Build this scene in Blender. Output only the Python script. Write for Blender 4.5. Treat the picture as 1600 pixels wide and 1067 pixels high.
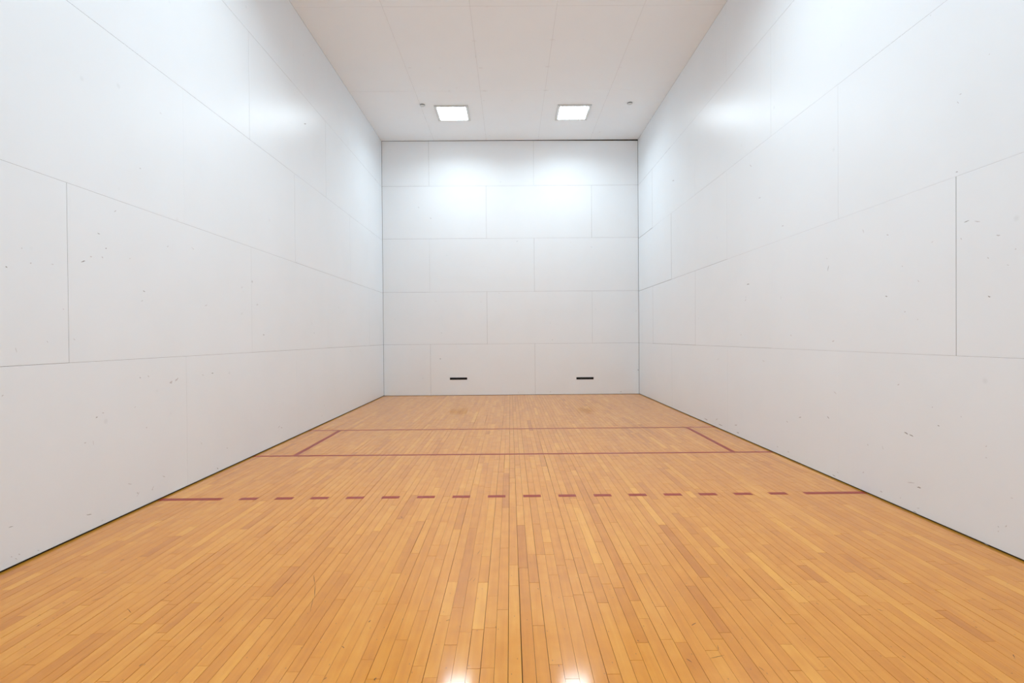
import bpy, math, random
from mathutils import Vector, Matrix, noise

# ---------------------------------------------------------------- scene, camera, exposure
scene = bpy.context.scene
for o in list(bpy.data.objects):
    bpy.data.objects.remove(o, do_unlink=True)
COL = scene.collection
random.seed(7)

HALF = 3.048            # half the court width (20 ft)
HGT = 6.060             # floor to ceiling
LEN = 12.192            # front wall (y = 0) to back wall (y = -LEN)

CAM = Vector((-0.0243, -11.8705, 1.3692))
YAW, PITCH, ROLL, FPX = 0.0033757, -0.0078702, -0.0078252, 777.54
_f = Vector((math.sin(YAW) * math.cos(PITCH), math.cos(YAW) * math.cos(PITCH), math.sin(PITCH)))
_r = Vector((math.cos(YAW), -math.sin(YAW), 0))
_u = _r.cross(_f)
R2 = _r * math.cos(ROLL) + _u * math.sin(ROLL)
U2 = _u * math.cos(ROLL) - _r * math.sin(ROLL)
cam_data = bpy.data.cameras.new('camera')
cam_data.sensor_width = 36.0
cam_data.lens = FPX / 1600 * 36.0
cam_data.clip_start = 0.05
cam = bpy.data.objects.new('camera', cam_data)
COL.objects.link(cam)
m = Matrix((R2, U2, -_f)).transposed().to_4x4()
m.translation = CAM
cam.matrix_world = m
scene.camera = cam

world = bpy.data.worlds.new('world')
world.use_nodes = True
world.node_tree.nodes['Background'].inputs[0].default_value = (0.0, 0.0, 0.0, 1)
world.node_tree.nodes['Background'].inputs[1].default_value = 0.0
scene.world = world

scene.view_settings.view_transform = 'Standard'
scene.view_settings.look = 'None'
scene.view_settings.exposure = 0.40
scene.view_settings.gamma = 1.0
scene.view_settings.use_curve_mapping = False
scene.cycles.max_bounces = 16            # light crosses a white room many times
scene.cycles.diffuse_bounces = 14

LAMP_COLOUR = (0.775, 0.912, 1.0)
LENS_GLOW = 12.0         # brightness of the acrylic lens itself
LAMP_WATTS = 36.0
LAMP_SPREAD = 154        # the prismatic lens throws its light downwards, in degrees


def on_plane(px, py, axis, value):
    """the point of a wall, floor or ceiling plane that a photo pixel looks at"""
    d = _f + R2 * ((px - 800) / FPX) + U2 * ((533.5 - py) / FPX)
    t = (value - CAM[axis]) / d[axis]
    return CAM + d * t


def to_pixel(p):
    d = Vector(p) - CAM
    z = d.dot(_f)
    return 800 + FPX * d.dot(R2) / z, 533.5 - FPX * d.dot(U2) / z, z


# ---------------------------------------------------------------- helpers
def tag(o, label=None, category=None, group=None, kind=None):
    if label: o['label'] = label
    if category: o['category'] = category
    if group: o['group'] = group
    if kind: o['kind'] = kind
    return o


def mesh_obj(name, verts, faces, mat, parent=None, attrs=None, smooth=False):
    me = bpy.data.meshes.new(name)
    me.from_pydata([tuple(v) for v in verts], [], faces)
    me.materials.append(mat)
    if attrs:
        for an, vals in attrs.items():
            a = me.attributes.new(an, 'FLOAT', 'FACE')
            a.data.foreach_set('value', vals)
    if smooth:
        me.polygons.foreach_set('use_smooth', [True] * len(me.polygons))
    me.update()
    o = bpy.data.objects.new(name, me)
    COL.objects.link(o)
    if parent: o.parent = parent
    return o


def box_data(x0, x1, y0, y1, z0, z1):
    v = [(x0, y0, z0), (x1, y0, z0), (x1, y1, z0), (x0, y1, z0),
         (x0, y0, z1), (x1, y0, z1), (x1, y1, z1), (x0, y1, z1)]
    f = [(0, 3, 2, 1), (4, 5, 6, 7), (0, 1, 5, 4), (1, 2, 6, 5), (2, 3, 7, 6), (3, 0, 4, 7)]
    return v, f


class MB:
    def __init__(self): self.v = []; self.f = []

    def add(self, v, f):
        n = len(self.v)
        self.v += list(v)
        self.f += [tuple(i + n for i in q) for q in f]
        return self

    def box(self, *a): return self.add(*box_data(*a))

    def lathe(self, prof, c, n=32):
        n0 = len(self.v)
        for r, z in prof:
            for k in range(n):
                a = 2 * math.pi * k / n
                self.v.append((c[0] + r * math.cos(a), c[1] + r * math.sin(a), c[2] + z))
        for j in range(len(prof) - 1):
            for k in range(n):
                k2 = (k + 1) % n
                self.f.append((n0 + j * n + k, n0 + j * n + k2, n0 + (j + 1) * n + k2, n0 + (j + 1) * n + k))
        self.f.append(tuple(n0 + k for k in range(n))[::-1])
        self.f.append(tuple(n0 + (len(prof) - 1) * n + k for k in range(n)))
        return self

    def build(self, name, mat, parent=None, smooth=False):
        return mesh_obj(name, self.v, self.f, mat, parent, smooth=smooth)


# ---------------------------------------------------------------- materials
def new_mat(name):
    mt = bpy.data.materials.new(name)
    mt.use_nodes = True
    nt = mt.node_tree
    b = nt.nodes['Principled BSDF']
    return mt, nt, b


def N(nt, kind, **kw):
    n = nt.nodes.new(kind)
    for k, v in kw.items(): setattr(n, k, v)
    return n


def plain(name, col, rough=0.5, spec=0.5):
    mt, nt, b = new_mat(name)
    b.inputs['Base Color'].default_value = (*col, 1)
    b.inputs['Roughness'].default_value = rough
    b.inputs['Specular IOR Level'].default_value = spec
    return mt


def painted(name, col, dirt, rough, spec=0.5):
    """white painted board: faint mottling, faint grime"""
    mt, nt, b = new_mat(name)
    L = nt.links.new
    geo = N(nt, 'ShaderNodeNewGeometry')
    big = N(nt, 'ShaderNodeTexNoise'); big.inputs['Scale'].default_value = 1.3; big.inputs['Detail'].default_value = 3
    L(geo.outputs['Position'], big.inputs['Vector'])
    r1 = N(nt, 'ShaderNodeMapRange'); r1.inputs['From Min'].default_value = 0.42; r1.inputs['From Max'].default_value = 0.75
    L(big.outputs['Fac'], r1.inputs['Value'])
    mix = N(nt, 'ShaderNodeMix', data_type='RGBA')
    mix.inputs['A'].default_value = (*col, 1)
    mix.inputs['B'].default_value = (*dirt, 1)
    L(r1.outputs['Result'], mix.inputs['Factor'])
    # small smudges left by balls
    vo = N(nt, 'ShaderNodeTexVoronoi'); vo.inputs['Scale'].default_value = 2.3
    L(geo.outputs['Position'], vo.inputs['Vector'])
    r2 = N(nt, 'ShaderNodeMapRange'); r2.inputs['From Min'].default_value = 0.02; r2.inputs['From Max'].default_value = 0.055
    r2.inputs['To Min'].default_value = 0.35; r2.inputs['To Max'].default_value = 0.0
    L(vo.outputs['Distance'], r2.inputs['Value'])
    mix2 = N(nt, 'ShaderNodeMix', data_type='RGBA')
    mix2.inputs['B'].default_value = (dirt[0] * .82, dirt[1] * .82, dirt[2] * .82, 1)
    L(mix.outputs['Result'], mix2.inputs['A'])
    L(r2.outputs['Result'], mix2.inputs['Factor'])
    L(mix2.outputs['Result'], b.inputs['Base Color'])
    b.inputs['Roughness'].default_value = rough
    b.inputs['Specular IOR Level'].default_value = spec
    return mt


def plank_material(name, dark, mid, light, speck=True):
    """varnished maple: one tone per board (attribute), fine lengthwise grain, dents, worn gloss"""
    mt, nt, b = new_mat(name)
    L = nt.links.new
    tint = N(nt, 'ShaderNodeAttribute', attribute_name='tint')
    seed = N(nt, 'ShaderNodeAttribute', attribute_name='seed')
    geo = N(nt, 'ShaderNodeNewGeometry')
    off = N(nt, 'ShaderNodeCombineXYZ')
    L(seed.outputs['Fac'], off.inputs['X']); L(seed.outputs['Fac'], off.inputs['Y'])
    addv = N(nt, 'ShaderNodeVectorMath', operation='ADD')
    L(geo.outputs['Position'], addv.inputs[0]); L(off.outputs[0], addv.inputs[1])
    scl = N(nt, 'ShaderNodeVectorMath', operation='MULTIPLY'); scl.inputs[1].default_value = (38, 2.2, 1)
    L(addv.outputs[0], scl.inputs[0])
    gr = N(nt, 'ShaderNodeTexNoise'); gr.inputs['Scale'].default_value = 1.0; gr.inputs['Detail'].default_value = 5
    gr.inputs['Distortion'].default_value = 0.6
    L(scl.outputs[0], gr.inputs['Vector'])
    bl = N(nt, 'ShaderNodeTexNoise'); bl.inputs['Scale'].default_value = 7; bl.inputs['Detail'].default_value = 3
    L(addv.outputs[0], bl.inputs['Vector'])
    # tone = tint + grain + blotch
    m1 = N(nt, 'ShaderNodeMath', operation='MULTIPLY_ADD'); m1.inputs[1].default_value = 0.70; m1.inputs[2].default_value = -0.35
    L(gr.outputs['Fac'], m1.inputs[0])
    m2 = N(nt, 'ShaderNodeMath', operation='MULTIPLY_ADD'); m2.inputs[1].default_value = 0.60; m2.inputs[2].default_value = -0.30
    L(bl.outputs['Fac'], m2.inputs[0])
    s1 = N(nt, 'ShaderNodeMath', operation='ADD'); L(tint.outputs['Fac'], s1.inputs[0]); L(m1.outputs[0], s1.inputs[1])
    s2 = N(nt, 'ShaderNodeMath', operation='ADD'); L(s1.outputs[0], s2.inputs[0]); L(m2.outputs[0], s2.inputs[1])
    ramp = N(nt, 'ShaderNodeValToRGB')
    e = ramp.color_ramp.elements
    e[0].position = 0.0; e[0].color = (*dark, 1)
    e[1].position = 1.0; e[1].color = (*light, 1)
    k = e.new(0.5); k.color = (*mid, 1)
    L(s2.outputs[0], ramp.inputs['Fac'])
    col = ramp.outputs['Color']
    # dents and specks
    st = N(nt, 'ShaderNodeVectorMath', operation='MULTIPLY'); st.inputs[1].default_value = (1.35, 0.6, 1)
    L(geo.outputs['Position'], st.inputs[0])
    vo = N(nt, 'ShaderNodeTexVoronoi', voronoi_dimensions='2D'); vo.inputs['Scale'].default_value = 8.5
    L(st.outputs[0], vo.inputs['Vector'])
    sp = N(nt, 'ShaderNodeMapRange'); sp.inputs['From Min'].default_value = 0.006; sp.inputs['From Max'].default_value = 0.034
    sp.inputs['To Min'].default_value = 0.75; sp.inputs['To Max'].default_value = 0.0
    L(vo.outputs['Distance'], sp.inputs['Value'])
    sel = N(nt, 'ShaderNodeSeparateColor'); L(vo.outputs['Color'], sel.inputs[0])
    gt = N(nt, 'ShaderNodeMath', operation='GREATER_THAN'); gt.inputs[1].default_value = 0.5
    L(sel.outputs[0], gt.inputs[0])
    mm = N(nt, 'ShaderNodeMath', operation='MULTIPLY'); L(sp.outputs[0], mm.inputs[0]); L(gt.outputs[0], mm.inputs[1])
    mix = N(nt, 'ShaderNodeMix', data_type='RGBA'); mix.inputs['B'].default_value = (0.20, 0.085, 0.025, 1)
    L(mm.outputs[0], mix.inputs['Factor']); L(col, mix.inputs['A'])
    L(mix.outputs['Result'], b.inputs['Base Color'])
    # gloss wears unevenly
    wn = N(nt, 'ShaderNodeTexNoise'); wn.inputs['Scale'].default_value = 9; wn.inputs['Detail'].default_value = 5
    L(geo.outputs['Position'], wn.inputs['Vector'])
    rr = N(nt, 'ShaderNodeMapRange'); rr.inputs['To Min'].default_value = 0.29; rr.inputs['To Max'].default_value = 0.36
    rr.inputs['From Min'].default_value = 0.3; rr.inputs['From Max'].default_value = 0.7
    L(wn.outputs['Fac'], rr.inputs['Value'])
    L(rr.outputs['Result'], b.inputs['Roughness'])
    b.inputs['Specular IOR Level'].default_value = 0.28
    b.inputs['Coat Weight'].default_value = 0.55
    b.inputs['Coat Roughness'].default_value = 0.10
    return mt


M_wall = painted('white_wall_paint', (0.79, 0.847, 0.89), (0.775, 0.83, 0.87), 0.35, 0.42)
M_front = painted('white_front_wall_paint', (0.83, 0.87, 0.897), (0.815, 0.853, 0.877), 0.60, 0.15)
M_ceil = painted('white_ceiling_paint', (0.88, 0.95, 0.995), (0.87, 0.935, 0.98), 0.6, 0.3)
M_backing = plain('dark_unpainted_backing', (0.05, 0.042, 0.035), 0.9, 0.1)
M_raw = plain('raw_board_edge', (0.11, 0.10, 0.09), 0.9, 0.1)
M_sub = plain('dark_subfloor', (0.06, 0.035, 0.015), 0.9, 0.1)
M_plank = plank_material('varnished_maple', (0.52, 0.168, 0.008), (0.655, 0.243, 0.016), (0.76, 0.335, 0.038))
M_edge = plain('yellowed_varnish_edge', (0.46, 0.20, 0.018), 0.4)
M_scuff = plain('grey_rubber_scuff', (0.58, 0.59, 0.61), 0.6, 0.2)
M_scuffd = plain('dark_rubber_scuff', (0.33, 0.335, 0.345), 0.6, 0.2)
M_dent = plain('dark_floor_scuff', (0.13, 0.065, 0.025), 0.6, 0.2)
M_black = plain('black_strip_surface', (0.006, 0.006, 0.006), 0.55, 0.25)
M_trim = plain('white_enamel_trim', (0.62, 0.66, 0.66), 0.35)
M_cup = plain('dark_metal_cup', (0.03, 0.03, 0.03), 0.6, 0.2)


def line_paint():
    mt, nt, b = new_mat('worn_red_line_paint')
    L = nt.links.new
    geo = N(nt, 'ShaderNodeNewGeometry')
    no = N(nt, 'ShaderNodeTexNoise'); no.inputs['Scale'].default_value = 25; no.inputs['Detail'].default_value = 4
    L(geo.outputs['Position'], no.inputs['Vector'])
    mix = N(nt, 'ShaderNodeMix', data_type='RGBA')
    mix.inputs['A'].default_value = (0.27, 0.020, 0.009, 1)
    mix.inputs['B'].default_value = (0.33, 0.034, 0.014, 1)
    L(no.outputs['Fac'], mix.inputs['Factor'])
    L(mix.outputs['Result'], b.inputs['Base Color'])
    b.inputs['Roughness'].default_value = 0.3
    b.inputs['Specular IOR Level'].default_value = 0.2
    return mt


M_line = line_paint()

M_lens, _nt, _b = new_mat('lit_acrylic_lens')
_b.inputs['Base Color'].default_value = (0.9, 0.9, 0.9, 1)
_b.inputs['Emission Color'].default_value = (*LAMP_COLOUR, 1)
_b.inputs['Emission Strength'].default_value = LENS_GLOW

# ---------------------------------------------------------------- room shell
TH = 0.018              # panel thickness
OUT = 0.16
BK = TH + 0.002

v, f = box_data(-HALF - OUT, HALF + OUT, BK, OUT, -0.1, HGT + 0.1)
wall_front = tag(mesh_obj('wall_front', v, f, M_backing), 'white panelled front wall at the far end of the court', 'wall', kind='structure')
v, f = box_data(-HALF - OUT, -HALF - BK, -LEN, BK, -0.1, HGT + 0.1)
wall_left = tag(mesh_obj('wall_left', v, f, M_backing), 'long white panelled side wall on the left', 'wall', kind='structure')
v, f = box_data(HALF + BK, HALF + OUT, -LEN, BK, -0.1, HGT + 0.1)
wall_right = tag(mesh_obj('wall_right', v, f, M_backing), 'long white panelled side wall on the right', 'wall', kind='structure')
v, f = box_data(-HALF - OUT, HALF + OUT, -LEN - OUT, -LEN, -0.1, HGT + 0.1)
wall_back = tag(mesh_obj('wall_back', v, f, M_wall), 'plain white back wall behind the camera', 'wall', kind='structure')
v, f = box_data(-HALF - BK, HALF + BK, -LEN, BK, HGT + BK, HGT + OUT)
ceiling = tag(mesh_obj('ceiling', v, f, M_backing), 'white panelled ceiling with faint seams', 'ceiling', kind='structure')
v, f = box_data(-HALF - BK, HALF + BK, -LEN, BK, -0.1, -0.012)
floor = tag(mesh_obj('floor', v, f, M_sub), 'varnished maple strip court floor with red court lines', 'floor', kind='structure')


def panel(parent, mat, origin, ua, va, na, u0, u1, v0, v1, ins, ch=0.0008):
    """a painted board on a wall: ua, va span it, na points into the room.
    ins = (u0 side, u1 side, v0 side, v1 side) gaps; a pair gives a tapering gap"""
    def pr(x): return x if isinstance(x, tuple) else (x, x)
    a, b_, c, d = [pr(i) for i in ins]
    q = [(u0 + a[0], v0 + c[0]), (u1 - b_[0], v0 + c[1]), (u1 - b_[1], v1 - d[1]), (u0 + a[1], v1 - d[0])]
    cu = sum(p[0] for p in q) / 4; cv = sum(p[1] for p in q) / 4
    qi = [(p[0] + math.copysign(ch, cu - p[0]), p[1] + math.copysign(ch, cv - p[1])) for p in q]
    # boards are never perfectly flush: each stands proud or back by a fraction of a millimetre
    j = random.uniform(-0.0006, 0.0)
    vs = []
    for (pu, pv), h in [(p, -TH) for p in q] + [(p, j - ch) for p in q] + [(p, j) for p in qi]:
        vs.append(origin + ua * pu + va * pv + na * h)
    fs = [(3, 2, 1, 0), (8, 9, 10, 11)]
    for k in range(4):
        k2 = (k + 1) % 4
        fs += [(k, k2, 4 + k2, 4 + k), (4 + k, 4 + k2, 8 + k2, 8 + k)]
    if ua.cross(va).dot(na) < 0:
        fs = [t[::-1] for t in fs]
    o = mesh_obj('panel', vs, fs, mat, parent)
    o.data.materials.append(M_raw)              # the cut edges are raw board
    for k in (2, 4, 6, 8): o.data.polygons[k].material_index = 1
    return o


X, Y, Z = Vector((1, 0, 0)), Vector((0, 1, 0)), Vector((0, 0, 1))
O = Vector((0, 0, 0))

# front wall: five rows of 4 x 8 ft boards in running bond
rows = [0.0, 1.221, 2.466, 3.734, 4.981, HGT]
S, F_, W_ = 0.0024, 0.0008, 0.0015      # open, nearly closed and half-open joints
odd, even = [-1.932, 0.560], [-0.575, 1.933]
top_gap = {-HALF: 0.007, -1.932: 0.008, 0.560: 0.013, HALF: 0.030}
for r in range(5):
    xs = [-HALF] + (odd if r % 2 == 0 else even) + [HALF]
    for i in range(3):
        x0, x1 = xs[i], xs[i + 1]
        left = 0.004 if i == 0 else [W_, S, S][(r + i) % 3]
        right = 0.005 if i == 2 else 0.0
        bottom = 0.006 if r == 0 else [S, W_, S, 0.0018][(r * 2 + i) % 4]
        top = (top_gap[x0], top_gap[x1]) if r == 4 else 0.0
        panel(wall_front, M_front, O, X, Z, -Y, x0, x1, rows[r], rows[r + 1], (left, right, bottom, top))

# side walls: the same rows, boards running lengthwise; u = distance from the front wall
srows = [0.0, 1.219, 2.452, 3.705, 4.965, HGT]
ends_odd = [0.0, 2.41, 4.83, 7.22, 9.64, LEN]
ends_even = [0.0, 1.165, 3.62, 6.03, 8.45, 10.88, LEN]
open_left = {  # (row, board index): (joint towards the front wall, joint below)
    (0, 1): (F_, 0), (0, 2): (0.0006, 0), (0, 3): (0.0006, 0),
    (1, 0): (0.003, 0.0045), (1, 1): (W_, 0.0032), (1, 2): (W_, 0.0022), (1, 3): (0.0006, 0.0016), (1, 4): (0.0016, 0.0026), (1, 5): (0.002, 0.0028),
    (2, 0): (0.003, 0.0034), (2, 1): (0.0034, 0.0026), (2, 2): (0.0016, 0.0014), (2, 3): (F_, 0.0009), (2, 4): (0.001, 0.0016),
    (3, 0): (0.003, 0.002), (3, 1): (W_, 0.0014), (3, 2): (0.0022, 0.0018), (3, 3): (0.0022, 0.0018), (3, 4): (0.001, 0.0009),
    (4, 0): (0.003, 0.0024), (4, 1): (0.0012, 0.0016), (4, 2): (0.0016, 0.0020), (4, 3): (0.0012, 0.0018),
}
open_right = {
    (0, 1): (0.003, 0), (0, 2): (0.0008, 0), (0, 3): (0.0005, 0),
    (1, 0): (0.003, 0.0025), (1, 1): (0.0060, 0.0045), (1, 2): (0.0028, 0.0026), (1, 3): (0.0006, 0.0012), (1, 4): (0.0024, 0.0014), (1, 5): (0.002, 0.0012),
    (2, 0): (0.003, 0.0065), (2, 1): (0.0060, 0.0030), (2, 2): (0.0020, 0.0008), (2, 3): (0.0006, 0.0007), (2, 4): (0.001, 0.0024),
    (3, 0): (0.003, 0.0075), (3, 1): (0.0048, 0.0008), (3, 2): (0.0018, 0.0010), (3, 3): (0.0010, 0.0010), (3, 4): (0.001, 0.0014),
    (4, 0): (0.003, 0.0032), (4, 1): (0.0008, 0.0016), (4, 2): (0.0020, 0.0018), (4, 3): (0.0012, 0.0018),
}
for wall, sx, table in ((wall_left, -1, open_left), (wall_right, 1, open_right)):
    for r in range(5):
        es = ends_odd if r % 2 == 0 else ends_even
        for i in range(len(es) - 1):
            far, below = table.get((r, i), (0.0012, 0.0012))
            below *= 0.75
            if r == 0: below = 0.012 if sx < 0 else 0.010
            panel(wall, M_wall, Vector((sx * HALF, 0, 0)), -Y, Z, -X * sx, es[i], es[i + 1], srows[r], srows[r + 1],
                  (far, 0.0, below, 0.0))

# ceiling: 4 x 8 ft boards laid lengthwise in a straight grid
cx = [-HALF, -1.800, -0.560, 0.672, 1.905, HALF]
cy = [0.0, 2.370, 4.790, 7.215, 9.640, LEN]
for i in range(5):
    for j in range(5):
        panel(ceiling, M_ceil, Vector((0, 0, HGT)), X, -Y, -Z, cx[i], cx[i + 1], cy[j], cy[j + 1],
              (0.0 if i == 0 else 0.0012 if i in (1, 2) else 0.0009, 0.0, 0.0 if j == 0 else (0.0016 if j > 1 else 0.0009), 0.0))

# ---------------------------------------------------------------- strip floor
PITCHW = 0.05715
x_seam = -0.044
EDGE = 0.020
n_left = int((x_seam + HALF - EDGE) / PITCHW)
seams = [x_seam + k * PITCHW for k in range(-n_left, 200) if x_seam + k * PITCHW <= HALF - EDGE + 1e-6]
if HALF - 0.030 - seams[-1] > 0.015: seams.append(HALF - 0.030)      # last board ripped to fit
xl, xr = seams[0], seams[-1]
seam_gap = [random.choice([0.0009, 0.0012, 0.0014, 0.0016, 0.0020]) for _ in seams]
for k, s in enumerate(seams):
    if abs(s - x_seam) < 1e-6: seam_gap[k] = 0.0024
    elif random.random() < 0.10: seam_gap[k] = 0.0022

planks = []
for k in range(len(seams) - 1):
    y = -LEN - random.uniform(0.0, 0.5)
    while y < 0:
        ln = random.choice([random.uniform(0.16, 0.45), random.uniform(0.35, 0.9), random.uniform(0.5, 1.25)])
        y1 = min(y + ln, 0.0)
        if 0 - y1 < 0.15: y1 = 0.0
        y0 = max(y, -LEN)
        if y1 > y0 + 0.02:
            gl, gr_ = seam_gap[k] / 2, seam_gap[k + 1] / 2
            if random.random() < 0.05: gl += random.uniform(0.0008, 0.0020)
            eg = random.choice([0.0003, 0.0006, 0.0009, 0.0013])
            rv = random.random()
            tint = random.gauss(0.5, 0.10)
            if rv < 0.05: tint -= 0.28
            elif rv > 0.92: tint += 0.24
            planks.append((seams[k] + gl, seams[k + 1] - gr_, y0 + eg, y1 - eg, max(0.0, min(1.0, tint)), random.uniform(0, 60)))
        y = y1


def plank_geo(p):
    x0, x1, y0, y1 = p[:4]
    zb = -0.012
    tilt = 0.00020 if y1 < -6.5 else 0.0
    t = [random.uniform(-tilt, 0.0) for _ in range(4)]
    vs = [(x0, y0, zb), (x1, y0, zb), (x1, y1, zb), (x0, y1, zb),
          (x0, y0, t[0]), (x1, y0, t[1]), (x1, y1, t[2]), (x0, y1, t[1] * 0 + t[0] + t[2] - t[1])]
    fs = [(4, 5, 6, 7), (0, 1, 5, 4), (1, 2, 6, 5), (2, 3, 7, 6), (3, 0, 4, 7)]
    return vs, fs


def seen_size(p):
    if p[2] < CAM.y + 1.4: return 0.0
    q = [to_pixel((x, y, 0)) for x, y in ((p[0], p[2]), (p[1], p[2]), (p[1], p[3]), (p[0], p[3]))]
    mx = sum(a[0] for a in q) / 4; my = sum(a[1] for a in q) / 4
    if not (-10 < mx < 1610 and my < 1075): return 0.0
    return abs(sum(q[i][0] * q[(i + 1) % 4][1] - q[(i + 1) % 4][0] * q[i][1] for i in range(4))) / 2


order = sorted(range(len(planks)), key=lambda i: -seen_size(planks[i]))
single = set(order[:300])
rest_v, rest_f, rest_t, rest_s = [], [], [], []
for i, p in enumerate(planks):
    vs, fs = plank_geo(p)
    if i in single:
        mesh_obj('plank', vs, fs, M_plank, floor, {'tint': [p[4]] * 5, 'seed': [p[5]] * 5})
    else:
        n = len(rest_v)
        rest_v += vs
        rest_f += [tuple(a + n for a in q) for q in fs]
        rest_t += [p[4]] * 5
        rest_s += [p[5]] * 5
tag(mesh_obj('planks', rest_v, rest_f, M_plank, floor, {'tint': rest_t, 'seed': rest_s}), kind='stuff')

# narrow varnish-yellowed edge boards along both side walls
for x0, x1 in ((-HALF - 0.012, xl - 0.002), (xr + 0.002, HALF + 0.012)):
    vs, fs = box_data(x0, x1, -LEN, 0.0, -0.012, -0.0010)
    tag(mesh_obj('edge_board', vs, fs, M_edge, floor), 'narrow yellowed edge board along the side wall')

# ---------------------------------------------------------------- painted court lines (paint breaks at the board joints)
LZ = 0.0005
LW = 0.055


def cross_line(name, xa, xb, ya, yb, w, label=None):
    """paint across the boards from xa to xb; ya, yb = centre of the line at the left and right wall"""
    def yc(x): return ya + (yb - ya) * (x + HALF) / (2 * HALF)
    cuts = [xa] + [s for s in seams if xa + 0.002 < s < xb - 0.002] + [xb]
    mb = MB()
    for a, b in zip(cuts[:-1], cuts[1:]):
        a2 = a + (0.0004 if a != xa else 0); b2 = b - (0.0004 if b != xb else 0)
        v8 = [(a2, yc(a2) - w / 2, -0.0004), (b2, yc(b2) - w / 2, -0.0004), (b2, yc(b2) + w / 2, -0.0004), (a2, yc(a2) + w / 2, -0.0004),
              (a2, yc(a2) - w / 2, LZ), (b2, yc(b2) - w / 2, LZ), (b2, yc(b2) + w / 2, LZ), (a2, yc(a2) + w / 2, LZ)]
        mb.add(v8, box_data(0, 1, 0, 1, 0, 1)[1])
    o = mb.build(name, M_line, floor)
    if label: o['label'] = label
    return o


XE = HALF - 0.004
cross_line('service_line', -XE, XE, -4.425, -4.400, LW, 'thin red line across the court nearest the front wall')
cross_line('short_line', -XE, XE, -6.030, -6.030, LW, 'thin red line across the court just beyond the dashes')
for xa, xb, s in ((-2.580, -2.572, 'left'), (2.618, 2.600, 'right')):
    mb = MB()
    yf, yn = -4.41 - LW / 2, -6.03 + LW / 2
    mb.add([(xb - LW / 2, yn, -0.0004), (xb + LW / 2, yn, -0.0004), (xa + LW / 2, yf, -0.0004), (xa - LW / 2, yf, -0.0004),
            (xb - LW / 2, yn, LZ), (xb + LW / 2, yn, LZ), (xa + LW / 2, yf, LZ), (xa - LW / 2, yf, LZ)], box_data(0, 1, 0, 1, 0, 1)[1])
    mb.build('service_box_line', M_line, floor)['label'] = 'short red line joining the two long lines near the %s wall' % s
INCH = 0.0254
YA, YB = -7.595, -7.570
cross_line('receiving_line_end', -XE, -HALF + 21 * INCH, YA, YB, 0.062, 'long red dash touching the left wall')
for k in range(16):
    xa = -HALF + (27 + 12 * k) * INCH
    cross_line('receiving_line_dash', xa, xa + 6 * INCH, YA, YB, 0.062, 'short red dash of the broken line across the floor' if k == 0 else None)
cross_line('receiving_line_end', HALF - 21 * INCH, XE, YA, YB, 0.062, 'long red dash touching the right wall')

# ---------------------------------------------------------------- ceiling lights
def ring(mb, o, i, z0, z1, c):
    """square frame with outer half-size o and inner half-size i, bevelled inwards at the bottom"""
    prof = [(o, z1), (o, z0 + 0.003), (o - 0.003, z0), (i + 0.012, z0), (i, z0 + 0.012), (i, z1)]
    n0 = len(mb.v)
    for h, z in prof:
        for sx, sy in ((-1, -1), (1, -1), (1, 1), (-1, 1)):
            mb.v.append((c[0] + sx * h, c[1] + sy * h, z))
    for j in range(len(prof)):
        j2 = (j + 1) % len(prof)
        for k in range(4):
            k2 = (k + 1) % 4
            mb.f.append((n0 + j * 4 + k2, n0 + j * 4 + k, n0 + j2 * 4 + k, n0 + j2 * 4 + k2))


def ceiling_light(x, y, label, watts):
    root = bpy.data.objects.new('ceiling_light', None)
    COL.objects.link(root)
    root.location = (x, y, HGT)
    root.empty_display_size = 0.2
    tag(root, label, 'ceiling light', 'square ceiling lights of the court')
    mb = MB(); ring(mb, 0.345, 0.283, -0.022, -0.0005, (0, 0)); mb.build('trim_frame', M_trim, root)
    # the acrylic lens hangs a little below its frame, with rounded-off edges
    mb = MB()
    h0, h1, zt, zm, zb = 0.280, 0.275, -0.002, -0.026, -0.030
    for h, z in ((h0, zt), (h0, zm), (h1, zb)):
        mb.v += [(-h, -h, z), (h, -h, z), (h, h, z), (-h, h, z)]
    mb.f += [(0, 1, 2, 3), (11, 10, 9, 8)]
    for j in (0, 4):
        for k in range(4):
            k2 = (k + 1) % 4
            mb.f.append((j + k2, j + k, j + 4 + k, j + 4 + k2))
    mb.build('lens', M_lens, root)
    ld = bpy.data.lights.new('lamp', 'AREA')
    ld.shape = 'SQUARE'; ld.size = 0.52
    ld.energy = watts
    ld.color = LAMP_COLOUR
    ld.spread = math.radians(LAMP_SPREAD)
    lo = bpy.data.objects.new('lamp', ld)
    COL.objects.link(lo)
    lo.parent = root
    lo.location = (0, 0, -0.0315)
    return root


LX = (-1.186, 1.316)
for y, where, w in ((-1.457, 'near the front wall', LAMP_WATTS * 0.68), (-7.20, 'behind mid court', LAMP_WATTS), (-10.74, 'near the back wall', LAMP_WATTS * 0.55)):
    ceiling_light(LX[0], y, 'lit square white ceiling light %s, the left of its pair' % where, w)
    ceiling_light(LX[1], y, 'lit square white ceiling light %s, the right of its pair' % where, w)

# ---------------------------------------------------------------- concealed sprinklers
def sprinkler(x, y, label):
    root = bpy.data.objects.new('ceiling_sprinkler', None)
    COL.objects.link(root)
    root.location = (x, y, HGT)
    tag(root, label, 'sprinkler', 'small round sprinklers on the ceiling')
    MB().lathe([(0.049, -0.0005), (0.049, -0.010), (0.046, -0.012)], (0, 0, 0)).build('cup', M_cup, root)
    MB().lathe([(0.030, -0.012), (0.052, -0.0125), (0.054, -0.0145), (0.050, -0.020), (0.034, -0.026), (0.014, -0.028)], (0, 0, 0)).build('cover_plate', M_trim, root)


sprinkler(-1.755, -1.820, 'small round white sprinkler cover beside the left ceiling light')
sprinkler(2.412, -1.847, 'small round white sprinkler cover on the ceiling near the right wall')

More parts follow.
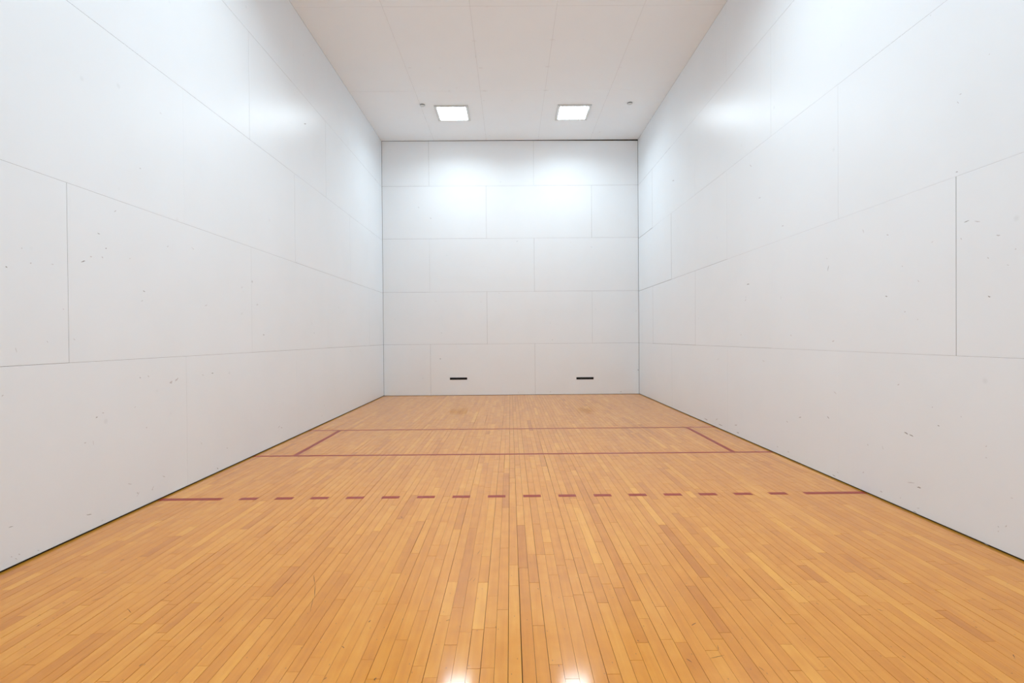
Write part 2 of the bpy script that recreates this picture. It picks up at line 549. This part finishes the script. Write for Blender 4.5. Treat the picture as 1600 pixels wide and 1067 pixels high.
# ---------------------------------------------------------------- black strips low on the front wall
def strip(x0, x1, z0, z1, label):
    ins = 0.0015
    vs = [(x0, 0.0, z0), (x1, 0.0, z0), (x1, 0.0, z1), (x0, 0.0, z1),
          (x0, -0.003, z0), (x1, -0.003, z0), (x1, -0.003, z1), (x0, -0.003, z1),
          (x0 + ins, -0.0045, z0 + ins), (x1 - ins, -0.0045, z0 + ins), (x1 - ins, -0.0045, z1 - ins), (x0 + ins, -0.0045, z1 - ins)]
    fs = [(0, 1, 2, 3), (11, 10, 9, 8)][0:2]
    for k in range(4):
        k2 = (k + 1) % 4
        fs += [(k2, k, 4 + k, 4 + k2), (4 + k2, 4 + k, 8 + k, 8 + k2)]
    tag(mesh_obj('black_strip', vs, fs, M_black), label, 'strip', 'black strips low on the front wall')


strip(-1.472, -1.060, 0.374, 0.426, 'narrow black horizontal strip low on the front wall, left of the centre seam')
strip(1.547, 1.957, 0.358, 0.410, 'narrow black horizontal strip low on the front wall, right of the centre seam')

# ---------------------------------------------------------------- scuffs and wear
def marks(name, parent, mat, axis, value, inward, items):
    """thin rubber marks: each item is (x, y, dx, dy, width) in photo pixels, laid on the wall or floor it is on"""
    mb = MB()
    rnd = random.Random(len(items) * 13 + axis)
    lift = 0.0004
    for it in items:
        x, y, dx, dy, w = it
        a = on_plane(x - dx / 2, y - dy / 2, axis, value)
        b = on_plane(x + dx / 2, y + dy / 2, axis, value)
        d = b - a
        n = Vector((0, 0, 0)); n[axis] = inward
        side = n.cross(d).normalized()
        wid = w * (a - CAM).dot(_f) / FPX
        L_, R_ = [], []
        for k in range(7):
            t = k / 6
            prof = (0.25 + math.sin(math.pi * t) * 0.75) * rnd.uniform(0.6, 1.1)
            c = a + d * t + side * wid * rnd.uniform(-0.25, 0.25)
            L_.append(c + side * wid * prof / 2 + n * lift)
            R_.append(c - side * wid * prof / 2 + n * lift)
        n0 = len(mb.v)
        mb.v += [tuple(p) for p in L_ + R_]
        mb.f += [(n0 + k, n0 + k + 1, n0 + 7 + k + 1, n0 + 7 + k) for k in range(6)]
    return tag(mb.build(name, mat, parent), kind='stuff')


def dots(pts, s=2.6, w=1.6):
    rnd = random.Random(5)
    out = []
    for p in pts:
        a = rnd.uniform(-0.9, 0.9)
        l = s * rnd.uniform(0.7, 1.6)
        out.append((p[0], p[1], l * math.cos(a), l * math.sin(a), w * rnd.uniform(0.6, 1.2)))
    return out


left_light = dots([(142, 401), (160, 402), (48, 411), (82, 413), (34, 388), (219, 263), (180, 330), (222, 470), (300, 387), (99, 483),
                   (116, 530), (232, 588), (4, 618), (74, 534), (203, 404), (262, 385), (378, 449), (322, 477), (402, 476), (378, 490),
                   (317, 586), (440, 668), (503, 650), (302, 389), (251, 177), (161, 645), (133, 692), (229, 668), (211, 636), (215, 770),
                   (238, 765), (126, 830), (25, 873), (436, 667), (18, 870), (30, 866), (160, 813), (60, 860), (256, 744), (355, 700)])
left_light += [(267, 597, 4, -3, 4), (276, 593, 5, -4, 3), (203, 756, 6, 1, 1), (146, 692, 1, 7, 1), (25, 547, 3, 8, 1), (315, 693, 1, 4, 1),
               (216, 772, 4, -8, 1), (239, 762, 3, -6, 1)]
left_dark = [(154, 365, 4, 2, 1.2), (165.6, 388, 2, 1, 2), (130, 408.6, 6, -2, 1.8), (10, 417, 3, 2, 2), (225, 455, 3, 2, 1.5),
             (219, 590, 1, 2, 1.5), (394, 440, 1, 3, 1.8), (412, 523, 1, 2, 2), (332, 583, 3, 0, 1.3), (491, 520, 1, 1, 1),
             (476.6, 193.5, 3, 0, 1.5), (151, 652, 3, -2, 1.5), (139, 804, 8, -1, 1.3), (17, 823, 7, -2, 1.2), (340, 732, 2, 1, 1.5),
             (219, 263, 2, 1, 1)]
marks('scuff_marks', wall_left, M_scuff, 0, -HALF, 1, left_light)
marks('dark_scuff_marks', wall_left, M_scuffd, 0, -HALF, 1, left_dark)

right_light = dots([(1387, 367), (1544, 403), (1587, 389), (1575, 414), (1414, 487), (1434, 499), (1302, 533), (1457, 378), (1292, 404),
                    (1410, 416), (1435, 439), (1502, 373), (1501, 147), (1497, 160), (1546, 85), (1454, 24), (1165, 469), (1187, 309),
                    (1223, 353), (1122, 561), (1193, 564), (1230, 659), (1158, 523), (1236, 524), (1173, 259), (1052, 282), (1404, 601),
                    (1457, 636), (1541, 697), (1356, 695), (1541, 715), (1407, 778), (1581, 778), (1572, 822), (1349, 738), (1309, 738),
                    (1345, 764), (1435, 794), (1377, 768), (1502, 651), (1120, 655), (1150, 664), (1215, 698), (1232, 706), (1560, 830)])
right_light += [(1305, 613.5, 4, 4, 1.4), (1379.5, 699.6, 2, 6, 1), (1527, 346, 9, 1, 1.3), (1560, 367.5, 6, 1, 2), (1423.5, 754, 11, 1, 1.2),
                (1349, 361, 2, 5, 1.5)]
right_dark = [(1510.5, 346, 8, -3, 1.5), (1294, 419, -2, 9, 1), (1385, 463, 3, 1, 1.8), (1545.6, 463.4, 4, 1, 2), (1495, 268.6, 3, 0, 1.8),
              (1169, 444, 4, 0, 1.4), (1250, 652, 4, 0, 1), (1294, 652, 3, 4, 1.2), (1416, 676.5, 6, 3, 2.2), (1424, 680.5, 6, 3, 2),
              (1466.5, 665, 3, 1, 1.5), (1436, 761.5, 6, 1, 2), (1560, 823, 2, 2, 1), (1126, 664, 6, 3, 1), (1103, 655, 5, 3, 1),
              (1153, 676, 4, 2, 1), (1303, 743, 5, 3, 1), (1410, 795, 7, 3, 1.2), (1430, 800, 6, 3, 1.2), (1541, 850, 7, 4, 1.2)]
marks('scuff_marks', wall_right, M_scuff, 0, HALF, -1, right_light)
marks('dark_scuff_marks', wall_right, M_scuffd, 0, HALF, -1, right_dark)

marks('scuff_marks', wall_front, M_scuff, 1, 0.0, -1,
      dots([(654, 324), (673, 341), (808, 377), (924, 386), (863, 531), (810, 613), (970, 612), (860, 612), (780, 458), (690, 520)], 2, 1))
marks('dark_scuff_marks', wall_front, M_scuffd, 1, 0.0, -1, [(688, 560.6, 1.5, 0.5, 1.5), (999 - 2, 578, 0.8, 2, 1)])
marks('scuff_marks', ceiling, M_scuff, 2, HGT, -1,
      [(640, 106, 7, 0, 0.7), (741, 64, 8, 0, 0.8), (751, 106, 8, 0, 0.8), (757, 142, 10, 0, 0.9), (863, 62, 9, 0, 0.8), (856, 104, 9, 0, 0.8),
       (853, 141, 9, 0, 0.9), (986, 62, 8, 0, 0.6), (968, 105, 8, 0, 0.6), (937, 206, 3, 0, 1.2), (743, 89, 1, 2, 1), (702, 142, 3, 0, 1),
       (688, 106, 4, 0, 0.6), (756, 157, 3, 0, 0.7), (800, 157, 3, 0, 0.6)])

floor_marks = [(627.5, 808, 3, 1, 2), (1084, 975, 7, -4, 2), (1121, 1026, 22, -5, 1), (1077, 1032, 9, 6, 1.6), (1190, 1045, 9, 7, 1.4),
               (577.5, 970.5, 4, -3, 2.5), (536, 1011, 3, 3, 2), (700, 969, 6, -2, 1.2), (748, 863, 4, -6, 0.8), (736, 905, 6, -7, 0.8),
               (741, 906, 4, -6, 0.7), (1537, 936, 8, 3, 1.5), (1525, 980, 4, 2, 1.5), (1584, 1025, 2, 5, 1.5), (1412, 1026, 6, 3, 1.5),
               (1581, 1052, 4, 1, 1.6), (191, 875, 7, -3, 1.5), (202, 954, 6, 6, 1), (60, 977, 8, -5, 1.4), (155, 935, 26, -8, 1),
               (100, 942, 5, -1, 1.6), (220, 1039, 5, -4, 2), (42, 909, 4, -1, 1.3), (125, 907, 5, -1, 1.3), (997, 1001, 3, 2, 1.8),
               (841, 920, 2, 1, 1.4), (873, 1040, 2, 4, 1.3), (508, 1060, 4, -4, 2), (586, 1061, 3, -5, 2.5), (1122, 1012, 2, 8, 0.9),
               (491, 905, 1.5, 14, 0.9), (492, 923, -1, 22, 0.9), (487, 945, -5, 22, 0.8), (1277, 943, 5, 3, 1.2), (1375, 953, 10, 3, 1.5),
               (1236, 910, 3, 2, 1.2), (340, 950, 8, -5, 1.2), (346, 968, 8, -8, 1.2), (254, 937, 7, -1, 1), (775, 980, 1, 3, 1)]
marks('dark_scuff_marks', floor, M_dent, 2, 0.0, 1, floor_marks)
